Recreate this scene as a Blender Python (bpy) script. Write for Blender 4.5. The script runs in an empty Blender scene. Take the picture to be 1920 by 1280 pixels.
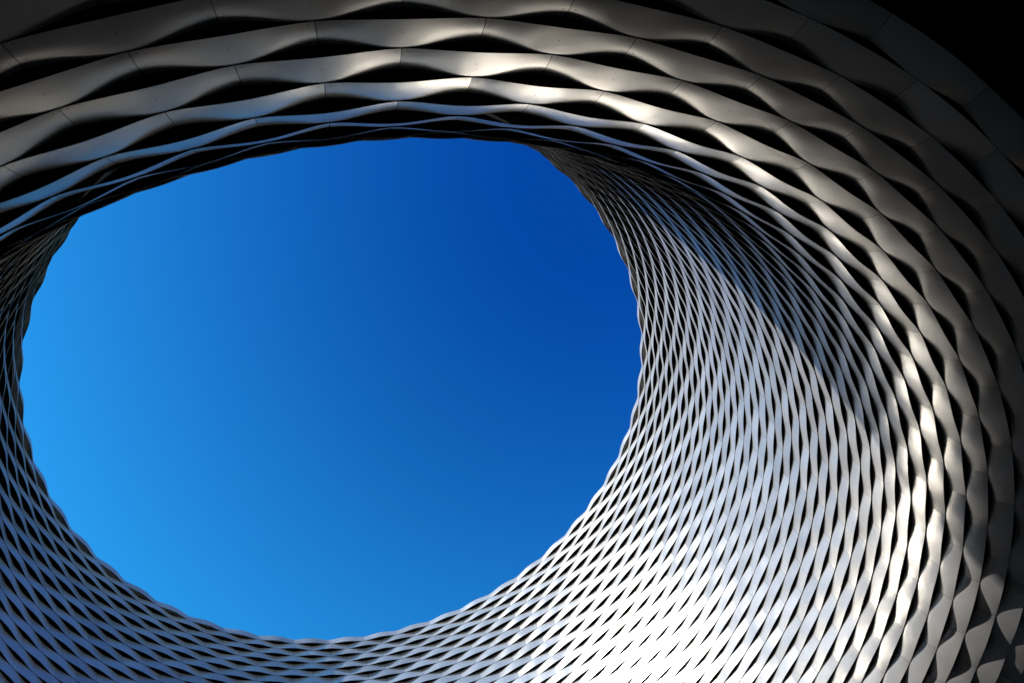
import bpy, math, random
import numpy as np
from mathutils import Matrix, Vector

# ------------------------------------------------------------------ scene set-up
sc = bpy.context.scene
col = sc.collection
S = 14.0                                   # metres per model unit

R3 = ((0.9543, -0.0302, 0.2974), (-0.0922, 0.9165, 0.3892), (-0.2843, -0.3988, 0.8718))
R3 = Matrix(R3)
right, down, fwd = R3.col[0].normalized(), R3.col[1].normalized(), R3.col[2].normalized()
CAM = Vector((-0.228635, -1.119296, 0.0)) * S
cam_data = bpy.data.cameras.new('camera')
cam = bpy.data.objects.new('camera', cam_data)
col.objects.link(cam)
mw = Matrix((right, -down, -fwd)).transposed().to_4x4()
mw.translation = CAM
cam.matrix_world = mw
cam_data.sensor_width = 36.0
FPX = 1312.9
cam_data.lens = FPX / 1920 * 36
cam_data.clip_end = 2000
cam_data.clip_start = 0.05
sc.camera = cam

EXPOSURE = 0.9
SUN_AZ, SUN_EL = math.radians(196.0), math.radians(37.5)
sdir = Vector((math.cos(SUN_AZ) * math.cos(SUN_EL), math.sin(SUN_AZ) * math.cos(SUN_EL), math.sin(SUN_EL)))
world = bpy.data.worlds.new('World')
sc.world = world
world.use_nodes = True
nt = world.node_tree
nt.nodes.clear()
wo = nt.nodes.new('ShaderNodeOutputWorld')
bg = nt.nodes.new('ShaderNodeBackground')
sky = nt.nodes.new('ShaderNodeTexSky')
sky.sky_type = 'NISHITA'
sky.sun_disc = False
sky.sun_elevation = SUN_EL
sky.sun_rotation = math.atan2(sdir.x, sdir.y)
sky.air_density = 1.0
sky.dust_density = 0.0
sky.ozone_density = 10.0
# polarising-filter look of the photograph: deep blue high up and away from the sun, pale blue
# towards the sun and the horizon (one smooth function of the sky direction, all round)
geo = nt.nodes.new('ShaderNodeTexCoord')
def wmath(op, *args):
    n = nt.nodes.new('ShaderNodeMath'); n.operation = op
    for i, q in enumerate(args):
        if isinstance(q, (int, float)): n.inputs[i].default_value = q
        else: nt.links.new(q, n.inputs[i])
    return n.outputs[0]
dot = nt.nodes.new('ShaderNodeVectorMath'); dot.operation = 'DOT_PRODUCT'
nt.links.new(geo.outputs['Generated'], dot.inputs[0]); dot.inputs[1].default_value = tuple(sdir)
sep = nt.nodes.new('ShaderNodeSeparateXYZ'); nt.links.new(geo.outputs['Generated'], sep.inputs[0])
tt = wmath('MULTIPLY_ADD', dot.outputs['Value'], 1.9445, wmath('MULTIPLY_ADD', sep.outputs['Z'], -4.032, 3.20))
cl = nt.nodes.new('ShaderNodeMapRange'); cl.inputs['To Max'].default_value = 1.0
cl.interpolation_type = 'LINEAR'
nt.links.new(tt, cl.inputs['Value']); cl.inputs['From Min'].default_value = 0.0; cl.inputs['From Max'].default_value = 1.12
cl.inputs['To Max'].default_value = 1.12
filt = nt.nodes.new('ShaderNodeMix'); filt.data_type = 'RGBA'; filt.blend_type = 'MIX'; filt.clamp_factor = False
nt.links.new(cl.outputs[0], filt.inputs['Factor'])
KS = 1.0 / (0.10 * 2 ** EXPOSURE)
filt.inputs['A'].default_value = (0.003 * KS, 0.084 * KS, 0.192 * KS, 1)
filt.inputs['B'].default_value = (0.045 * KS, 0.284 * KS, 0.302 * KS, 1)
aur = nt.nodes.new('ShaderNodeMapRange'); nt.links.new(tt, aur.inputs['Value'])
aur.inputs['From Min'].default_value = 1.25; aur.inputs['From Max'].default_value = 3.0
filt2 = nt.nodes.new('ShaderNodeMix'); filt2.data_type = 'RGBA'
nt.links.new(aur.outputs[0], filt2.inputs['Factor']); nt.links.new(filt.outputs['Result'], filt2.inputs['A'])
filt2.inputs['B'].default_value = (0.95 * KS, 0.52 * KS, 0.30 * KS, 1)   # whiter round the sun and along the horizon
mul = nt.nodes.new('ShaderNodeMix'); mul.data_type = 'RGBA'; mul.blend_type = 'MULTIPLY'; mul.inputs['Factor'].default_value = 1.0
nt.links.new(sky.outputs[0], mul.inputs['A']); nt.links.new(filt2.outputs['Result'], mul.inputs['B'])
nt.links.new(mul.outputs['Result'], bg.inputs['Color'])
bg.inputs['Strength'].default_value = 0.10
nt.links.new(bg.outputs[0], wo.inputs[0])

sun_data = bpy.data.lights.new('sun', 'SUN')
sun_data.energy = 4.6
sun_data.angle = math.radians(0.5)
sun_data.color = (1.0, 0.97, 0.93)
sun = bpy.data.objects.new('sun', sun_data)
sun.rotation_euler = sdir.to_track_quat('Z', 'Y').to_euler()
col.objects.link(sun)

vs = sc.view_settings
vs.view_transform = 'Standard'
vs.look = 'None'
vs.gamma = 1.0
vs.use_curve_mapping = False
vs.exposure = EXPOSURE
sc.cycles.diffuse_bounces = 6
sc.cycles.glossy_bounces = 6
sc.cycles.max_bounces = 10

# ------------------------------------------------------------------ materials
def new_mat(name):
    m = bpy.data.materials.new(name)
    m.use_nodes = True
    return m, m.node_tree, m.node_tree.nodes['Principled BSDF']

# brushed, anodised aluminium: every sheet a slightly different tone, cloudy mill finish
alu, t, b = new_mat('brushed_aluminium')
at = t.nodes.new('ShaderNodeAttribute'); at.attribute_name = 'tone'
tc = t.nodes.new('ShaderNodeTexCoord')
n1 = t.nodes.new('ShaderNodeTexNoise'); n1.inputs['Scale'].default_value = 0.9; n1.inputs['Detail'].default_value = 4
n2 = t.nodes.new('ShaderNodeTexNoise'); n2.inputs['Scale'].default_value = 60; n2.inputs['Detail'].default_value = 2
t.links.new(tc.outputs['Object'], n1.inputs['Vector'])
t.links.new(tc.outputs['Object'], n2.inputs['Vector'])
def math_node(t, op, a, bb):
    n = t.nodes.new('ShaderNodeMath'); n.operation = op
    for i, v in enumerate((a, bb)):
        if isinstance(v, (int, float)): n.inputs[i].default_value = v
        else: t.links.new(v, n.inputs[i])
    return n.outputs[0]
v = math_node(t, 'MULTIPLY_ADD', n1.outputs['Fac'], 0.16); v.node.inputs[2].default_value = -0.08
v2 = math_node(t, 'MULTIPLY_ADD', n2.outputs['Fac'], 0.06); v2.node.inputs[2].default_value = -0.03
v3 = math_node(t, 'MULTIPLY_ADD', at.outputs['Fac'], 0.10); v3.node.inputs[2].default_value = 0.385
v = math_node(t, 'ADD', math_node(t, 'ADD', v, v2), v3)
cr = t.nodes.new('ShaderNodeCombineColor')
t.links.new(v, cr.inputs[0]); t.links.new(math_node(t, 'MULTIPLY', v, 0.965), cr.inputs[1]); t.links.new(math_node(t, 'MULTIPLY', v, 0.925), cr.inputs[2])
shine = t.nodes.new('ShaderNodeMix'); shine.data_type = 'RGBA'; shine.blend_type = 'MULTIPLY'; shine.inputs['Factor'].default_value = 1.0
t.links.new(cr.outputs[0], shine.inputs['A']); shine.inputs['B'].default_value = (1.26, 1.245, 1.19, 1)
t.links.new(shine.outputs['Result'], b.inputs['Base Color'])
b.inputs['Metallic'].default_value = 1.0
rr = math_node(t, 'MULTIPLY_ADD', n1.outputs['Fac'], 0.14); rr.node.inputs[2].default_value = 0.24
t.links.new(rr, b.inputs['Roughness'])
# the anodised skin scatters part of the light, the metal under it keeps a satin shine
n3 = t.nodes.new('ShaderNodeTexNoise'); n3.inputs['Scale'].default_value = 1.3; n3.inputs['Detail'].default_value = 1.5
t.links.new(tc.outputs['Object'], n3.inputs['Vector'])
bump = t.nodes.new('ShaderNodeBump'); bump.inputs['Strength'].default_value = 0.6; bump.inputs['Distance'].default_value = 0.035
t.links.new(n3.outputs['Fac'], bump.inputs['Height']); t.links.new(bump.outputs[0], b.inputs['Normal'])   # slight buckling of thin sheet
skin = t.nodes.new('ShaderNodeBsdfPrincipled')
skin.inputs['Roughness'].default_value = 0.6
skin.inputs['Specular IOR Level'].default_value = 0.2
t.links.new(cr.outputs[0], skin.inputs['Base Color'])
mixs = t.nodes.new('ShaderNodeMixShader'); mixs.inputs[0].default_value = 0.35
t.links.new(b.outputs[0], mixs.inputs[1]); t.links.new(skin.outputs[0], mixs.inputs[2])
outn = [q for q in t.nodes if q.type == 'OUTPUT_MATERIAL'][0]
t.links.new(mixs.outputs[0], outn.inputs['Surface'])

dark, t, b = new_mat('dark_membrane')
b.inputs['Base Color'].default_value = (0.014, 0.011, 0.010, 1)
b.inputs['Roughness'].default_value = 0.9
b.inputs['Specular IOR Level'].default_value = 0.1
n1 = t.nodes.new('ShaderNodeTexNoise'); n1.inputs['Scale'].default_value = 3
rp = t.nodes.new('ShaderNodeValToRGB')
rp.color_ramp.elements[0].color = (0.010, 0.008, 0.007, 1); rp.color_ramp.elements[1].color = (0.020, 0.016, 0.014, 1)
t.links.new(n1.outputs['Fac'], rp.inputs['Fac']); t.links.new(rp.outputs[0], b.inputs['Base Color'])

screw_m, t, b = new_mat('screw_steel')
b.inputs['Base Color'].default_value = (0.05, 0.05, 0.05, 1)
b.inputs['Metallic'].default_value = 0.8
b.inputs['Roughness'].default_value = 0.5

soff, t, b = new_mat('dark_soffit')
n1 = t.nodes.new('ShaderNodeTexNoise'); n1.inputs['Scale'].default_value = 1.5; n1.inputs['Detail'].default_value = 5
rp = t.nodes.new('ShaderNodeValToRGB')
rp.color_ramp.elements[0].color = (0.075, 0.024, 0.020, 1); rp.color_ramp.elements[1].color = (0.12, 0.042, 0.034, 1)
t.links.new(n1.outputs['Fac'], rp.inputs['Fac']); t.links.new(rp.outputs[0], b.inputs['Base Color'])
b.inputs['Roughness'].default_value = 0.8

pave, t, b = new_mat('asphalt_paving')
n1 = t.nodes.new('ShaderNodeTexNoise'); n1.inputs['Scale'].default_value = 0.35; n1.inputs['Detail'].default_value = 8
n2 = t.nodes.new('ShaderNodeTexNoise'); n2.inputs['Scale'].default_value = 90
mx = math_node(t, 'MULTIPLY', n1.outputs['Fac'], n2.outputs['Fac'])
rp = t.nodes.new('ShaderNodeValToRGB')
rp.color_ramp.elements[0].color = (0.13, 0.110, 0.084, 1); rp.color_ramp.elements[1].color = (0.25, 0.21, 0.16, 1)
t.links.new(mx, rp.inputs['Fac']); t.links.new(rp.outputs[0], b.inputs['Base Color'])
b.inputs['Roughness'].default_value = 0.85

roof_m, t, b = new_mat('roof_sheet')
n1 = t.nodes.new('ShaderNodeTexNoise'); n1.inputs['Scale'].default_value = 0.7
rp = t.nodes.new('ShaderNodeValToRGB')
rp.color_ramp.elements[0].color = (0.20, 0.20, 0.20, 1); rp.color_ramp.elements[1].color = (0.30, 0.30, 0.29, 1)
t.links.new(n1.outputs['Fac'], rp.inputs['Fac']); t.links.new(rp.outputs[0], b.inputs['Base Color'])

# ------------------------------------------------------------------ the funnel surface
KN = [0, 2, 4, 6, 8, 11, 15, 20, 26, 33, 39, 45]
RK = [1.1662, 1.1138, 1.0635, 1.0309, 1.0124, 1.0023, 0.9972, 0.9914, 0.981, 0.9774, 0.9769, 0.9673]
ZK = [0.6357, 0.6782, 0.733, 0.7943, 0.859, 0.953, 1.0819, 1.2417, 1.428, 1.6526, 1.8504, 2.0149]
# the flare goes on below ring 0 and turns into the flat ceiling
KMIN = -11
KBAND = -2                                 # the outermost ring of bands
rr_, zz_ = RK[0], ZK[0]
ext = []
for i in range(1, 13):
    a = math.radians((31, 19, 8, 2)[i - 1] if i < 5 else 0.0)
    rr_ += 0.0345 * math.cos(a); zz_ -= 0.0345 * math.sin(a)
    ext.append((-i, rr_, zz_))
for k, r, z in ext:
    KN.insert(0, k); RK.insert(0, r); ZK.insert(0, z)
KN = np.array(KN, float); RK = np.array(RK); ZK = np.array(ZK)

def spline_coef(xk, yk):
    n = len(xk); h = np.diff(xk)
    A = np.zeros((n, n)); bb = np.zeros(n); A[0, 0] = A[-1, -1] = 1
    for i in range(1, n - 1):
        A[i, i - 1] = h[i - 1]; A[i, i] = 2 * (h[i - 1] + h[i]); A[i, i + 1] = h[i]
        bb[i] = 6 * ((yk[i + 1] - yk[i]) / h[i] - (yk[i] - yk[i - 1]) / h[i - 1])
    return np.linalg.solve(A, bb)
MR, MZ = spline_coef(KN, RK), spline_coef(KN, ZK)
def spl(yk, M, x):
    i = np.clip(np.searchsorted(KN, x) - 1, 0, len(KN) - 2)
    t = x - KN[i]; h = KN[i + 1] - KN[i]
    return yk[i] + t * ((yk[i + 1] - yk[i]) / h - h * (2 * M[i] + M[i + 1]) / 6) + t ** 2 * M[i] / 2 + t ** 3 * (M[i + 1] - M[i]) / (6 * h)

ELL, EANG = -0.016979, -0.187259
TH0, DTH = -1.620003, 2 * math.pi / 48
def surf(k, m):
    k = np.asarray(k, float); th = TH0 + DTH * np.asarray(m, float) / 2
    r, z = spl(RK, MR, k), spl(ZK, MZ, k)
    x, y = r * np.cos(th), r * np.sin(th)
    ce, se = math.cos(EANG), math.sin(EANG)
    u = (ce * x + se * y) * (1 + ELL); w = -se * x + ce * y
    return np.stack([ce * u - se * w, se * u + ce * w, z], -1) * S
def normal(k, m):
    e = 1e-3
    ts = surf(k + e, m) - surf(k - e, m)
    th = surf(k, m + e) - surf(k, m - e)
    n = -np.cross(th, ts)
    return n / np.linalg.norm(n, axis=-1, keepdims=True)
def pitch(k):
    return np.linalg.norm(surf(k + .5, 0.) - surf(k - .5, 0.))

# ------------------------------------------------------------------ one aluminium sheet
# how far edge B falls back / edge A stands out, per ring (flare, shaft, rim)
def shape(k):
    kn = [0, 2, 5, 9, 24, 36, 44]
    f = lambda *q: np.interp(k, kn, q)
    return (f(.16, .16, .14, .09, .09, .22, .34), f(.13, .12, .09, .03, .01, .02, .05), f(.00, .00, .00, .00, .00, .02, .04),
            f(.08, .12, .19, .13, .12, .17, .25), f(2.2, 2.2, 2.0, 1.6, 1.3, 1.3, 1.4))
def sheet(k, m, nphi, nu):
    """ribbon piece of ring k between the joints m and m+2: vertices, faces, smooth flags"""
    P = pitch(float(k))
    DEPTH, PULL, LIFT_A, BULGE, CURL = shape(k)
    gap = (0.004 if k < 44 else 0.0) / (0.131 * S) * 2                     # half joint, in units of m
    f = np.linspace(0, 1, nphi)
    f = f - 0.06 * np.sin(4 * np.pi * f) / (4 * np.pi) * 4
    mm = m + gap + (2 - 2 * gap) * f
    phi = (mm - m) * math.pi                          # 0 .. 2 pi
    cusp = 1 - np.abs(np.sin(phi / 2))
    c2 = np.cos(phi / 2) ** 2
    q = np.interp(k, [5, 12], [0.50, 0.26])
    wa = (1 - q) * np.clip(c2 / 0.92, 0, 1) + q * cusp     # edge A: 1 (flush) at the joints, 0 (proud) in the middle
    wb = np.clip((c2 - 0.08) / 0.92, 0, 1)                 # edge B: 1 (fallen back) at the joints, 0 (flush) in the middle
    wd = 0.5 * wb + 0.5 * cusp
    u = np.linspace(0, 1, nu)[:, None]
    sA = k + LIFT_A * (1 - wa)
    sB = k + 1 - PULL * wb - 0.012
    s = sA + (sB - sA) * u
    d = P * (BULGE * (1 - wa) * (1 - u) ** 0.9 - DEPTH * wd * u ** CURL - np.interp(k, [3, 7, 16, 22], [0.02, 0.07, 0.05, 0.02]) * u)
    M = np.broadcast_to(mm, s.shape)
    V = surf(s, M) + normal(s, M) * d[..., None]
    # folded return along edge A and along edge B
    nA = normal(sA, mm)
    ts = surf(sA + .01, mm) - surf(sA, mm); ts /= np.linalg.norm(ts, axis=-1, keepdims=True)
    fl = V[0] - nA * (0.03 * P) + ts * 0.02 * P
    verts = np.concatenate([V.reshape(-1, 3), V[0], fl])
    faces = []
    for j in range(nu - 1):
        a = j * nphi
        for i in range(nphi - 1):
            faces.append((a + i, a + i + nphi, a + i + nphi + 1, a + i + 1))
    a = nu * nphi
    for i in range(nphi - 1):
        faces.append((a + i, a + i + 1, a + nphi + i + 1, a + nphi + i))
    if k == 44:                                       # coping: the last ring closes back over the wall head
        b0 = len(verts)
        nB = normal(np.full(nphi, 44.9), mm)
        verts = np.concatenate([verts, V[-1], V[-1] - nB * (1.35 * P), V[-1] - nB * (1.35 * P) - np.array([0, 0, 0.9 * P])])
        for r in (0, 1):
            for i in range(nphi - 1):
                a = b0 + r * nphi + i
                faces.append((a, a + nphi, a + nphi + 1, a + 1))
    return verts, faces, V

def screws(k, m, V):
    """flat screw heads: two at each end of the sheet, one in the middle"""
    nu, nphi = V.shape[:2]
    out_v, out_f = [], []
    spots = [(0.10, 0.05), (0.62, 0.05), (0.10, 0.95), (0.62, 0.95), (0.45, 0.5)]
    for (a, bq) in spots:
        x = a * (nu - 1); y = bq * (nphi - 1); i = int(x); j = int(y)
        p = V[i, j] + (V[i + 1, j] - V[i, j]) * (x - i) + (V[i, j + 1] - V[i, j]) * (y - j)
        e1 = V[i + 1, j] - V[i, j]; e2 = V[i, j + 1] - V[i, j]
        n = np.cross(e2, e1); n /= -np.linalg.norm(n)
        e1 = e1 / np.linalg.norm(e1); e2 = np.cross(n, e1)
        c = p + n * 0.003
        b0 = len(out_v)
        for q in range(6):
            ang = q * math.pi / 3
            out_v.append(c + 0.009 * (math.cos(ang) * e1 + math.sin(ang) * e2))
        out_f.append(tuple(range(b0, b0 + 6)))
    return np.array(out_v), out_f

def link_mesh(name, verts, faces, mats, parent=None, tones=None, mat_idx=None, smooth=True):
    me = bpy.data.meshes.new(name)
    me.from_pydata([tuple(q) for q in verts], [], faces)
    for q in mats: me.materials.append(q)
    if smooth: me.polygons.foreach_set('use_smooth', [True] * len(faces))
    if tones is not None:
        at = me.attributes.new('tone', 'FLOAT', 'FACE'); at.data.foreach_set('value', tones)
    if mat_idx is not None: me.polygons.foreach_set('material_index', mat_idx)
    me.update()
    o = bpy.data.objects.new(name, me)
    col.objects.link(o)
    if parent: o.parent = parent
    return o

# ------------------------------------------------------------------ which sheets show largest
Mi = np.array([list(right), list(down), list(fwd)])
def project(P):
    q = (P - np.array(CAM)) @ Mi.T
    wv = np.maximum(q[..., 2], 1e-3)
    return 960 + FPX * q[..., 0] / wv, 640 + FPX * q[..., 1] / wv, q[..., 2]
cand = []
for k in range(KBAND, 45):
    for j in range(48):
        m = (k % 2) + 1 + 2 * j                         # joints sit at even m on odd rings
        kk = np.array([k, k, k + 1, k + 1], float); mm = np.array([m, m + 2, m + 2, m], float)
        C = surf(kk, mm); c = C.mean(0)
        n = normal(np.array([k + .5]), np.array([m + 1.]))[0]
        view = np.array(CAM) - c
        x, y, zc = project(C)
        if (zc < 0.3).any() or np.dot(n, view) <= 0.03 * np.linalg.norm(view): continue
        if x.max() < 0 or x.min() > 1920 or y.max() < 0 or y.min() > 1280: continue
        xc, yc = np.clip(x, 0, 1920), np.clip(y, 0, 1280)
        area = 0.5 * abs(np.dot(xc, np.roll(yc, -1)) - np.dot(yc, np.roll(xc, -1)))
        cand.append((area, k, m))
cand.sort(reverse=True)
single = {(k, m) for _, k, m in cand[:300]}
for k in range(KBAND, 45):                              # keep one unbroken run of single sheets per ring
    j = [(k, (k % 2) + 1 + 2 * q) in single for q in range(48)]
    if not any(j) or all(j): continue
    s0 = j.index(False); runs, cur = [], []
    for q in list(range(s0, s0 + 48)) + [s0]:
        if j[q % 48]: cur.append(q % 48)
        elif cur: runs.append(cur); cur = []
    for r in sorted(runs, key=len)[:-1]:
        single -= {(k, (k % 2) + 1 + 2 * q) for q in r}

# ------------------------------------------------------------------ the building
rnd = random.Random(7)
building = bpy.data.objects.new('building', None)
building.location = (0, 0, -1.65)
col.objects.link(building)
building['label'] = 'building with a round opening to the sky lined with rings of wavy silver metal bands'
building['category'] = 'building'
OFF = np.array([0, 0, 1.65])                            # children live in the building's frame

for k in range(KBAND, 45):
    bv, bf, bt, bi = [], [], [], []
    nb = 0
    mine = []
    for j in range(48):
        m = (k % 2) + 1 + 2 * j
        tone = rnd.random()
        if (k, m) in single:
            near = k <= 9
            mine.append((m, tone, near))
            continue
        v, f, V = sheet(k, m, 9, 6)
        bv.append(v + OFF); bf += [tuple(i + nb for i in q) for q in f]; bt += [tone] * len(f); nb += len(v)
    band = link_mesh('band', np.concatenate(bv), bf, [alu], building, bt)
    for m, tone, near in mine:
        v, f, V = sheet(k, m, 25 if near else 13, 14 if near else 8)
        nf = len(f)
        idx = [0] * nf
        mats = [alu]
        if k <= 5:
            v2, f2 = screws(k, m, V)
            f = f + [tuple(i + len(v) for i in q) for q in f2]
            v = np.concatenate([v, v2]); idx += [1] * len(f2); mats = [alu, screw_m]
        link_mesh('panel', v + OFF, f, mats, band, [tone] * len(f), idx)

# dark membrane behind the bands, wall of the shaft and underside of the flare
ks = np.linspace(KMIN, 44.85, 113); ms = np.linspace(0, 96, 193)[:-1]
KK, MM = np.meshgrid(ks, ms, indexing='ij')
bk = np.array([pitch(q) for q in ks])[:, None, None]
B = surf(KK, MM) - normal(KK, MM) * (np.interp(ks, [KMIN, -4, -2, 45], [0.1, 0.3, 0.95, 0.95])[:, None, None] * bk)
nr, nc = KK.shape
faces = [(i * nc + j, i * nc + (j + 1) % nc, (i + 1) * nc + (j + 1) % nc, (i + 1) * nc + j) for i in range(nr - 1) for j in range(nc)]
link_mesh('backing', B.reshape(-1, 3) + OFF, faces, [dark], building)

# flat ceiling beyond the last ring and the roof round the rim, butted to the membrane's two ends
def skirt(ring, radii, name, mat):
    n = len(ring); vs_ = [ring]
    for r in radii:
        q = ring.copy(); L = np.hypot(ring[:, 0], ring[:, 1])[:, None]
        q[:, :2] = ring[:, :2] / L * r; vs_.append(q)
    fs = [(i * n + j, i * n + (j + 1) % n, (i + 1) * n + (j + 1) % n, (i + 1) * n + j) for i in range(len(radii)) for j in range(n)]
    return link_mesh(name, np.concatenate(vs_) + OFF, fs, [mat], building, smooth=False)
ceil_ring = surf(np.full(192, KMIN - .02), ms) - normal(np.full(192, float(KMIN)), ms) * 0.048
skirt(ceil_ring, [26, 34, 44, 55], 'ceiling', soff)
top_ring = surf(np.full(192, 43.9), ms) - normal(np.full(192, 43.9), ms) * 0.45
skirt(top_ring, [17, 25, 38, 55], 'roof', roof_m)

# unseen hall fronts, closed across the open ends too, added to block horizon light
zc = float(ZK[0]) * S + 1.65
def add_blocking_wall(p, q, name):
    p, q = Vector(p), Vector(q); dr = (q - p).normalized(); nn = Vector((-dr.y, dr.x)) * 0.3
    c = [p - nn, q - nn, q + nn, p + nn]
    vv = [(a.x, a.y, z) for z in (0.0, zc - 0.05) for a in c]
    ff = [(0, 3, 2, 1), (4, 5, 6, 7)] + [(i, (i + 1) % 4, 4 + (i + 1) % 4, 4 + i) for i in range(4)]
    link_mesh(name, vv, ff, [soff], building, smooth=False)
add_blocking_wall((-34, -34), (34, -34), 'blocking_wall'); add_blocking_wall((34, -33.4), (34, 34), 'blocking_wall'); add_blocking_wall((33.4, 34), (-34, 34), 'blocking_wall'); add_blocking_wall((-33.4, 33.4), (-33.4, -33.4), 'blocking_wall')

# ------------------------------------------------------------------ ground
g = 600.0
gm = link_mesh('ground', [(-g, -g, -1.65), (g, -g, -1.65), (g, g, -1.65), (-g, g, -1.65)], [(0, 1, 2, 3)], [pave], smooth=False)
gm['kind'] = 'structure'
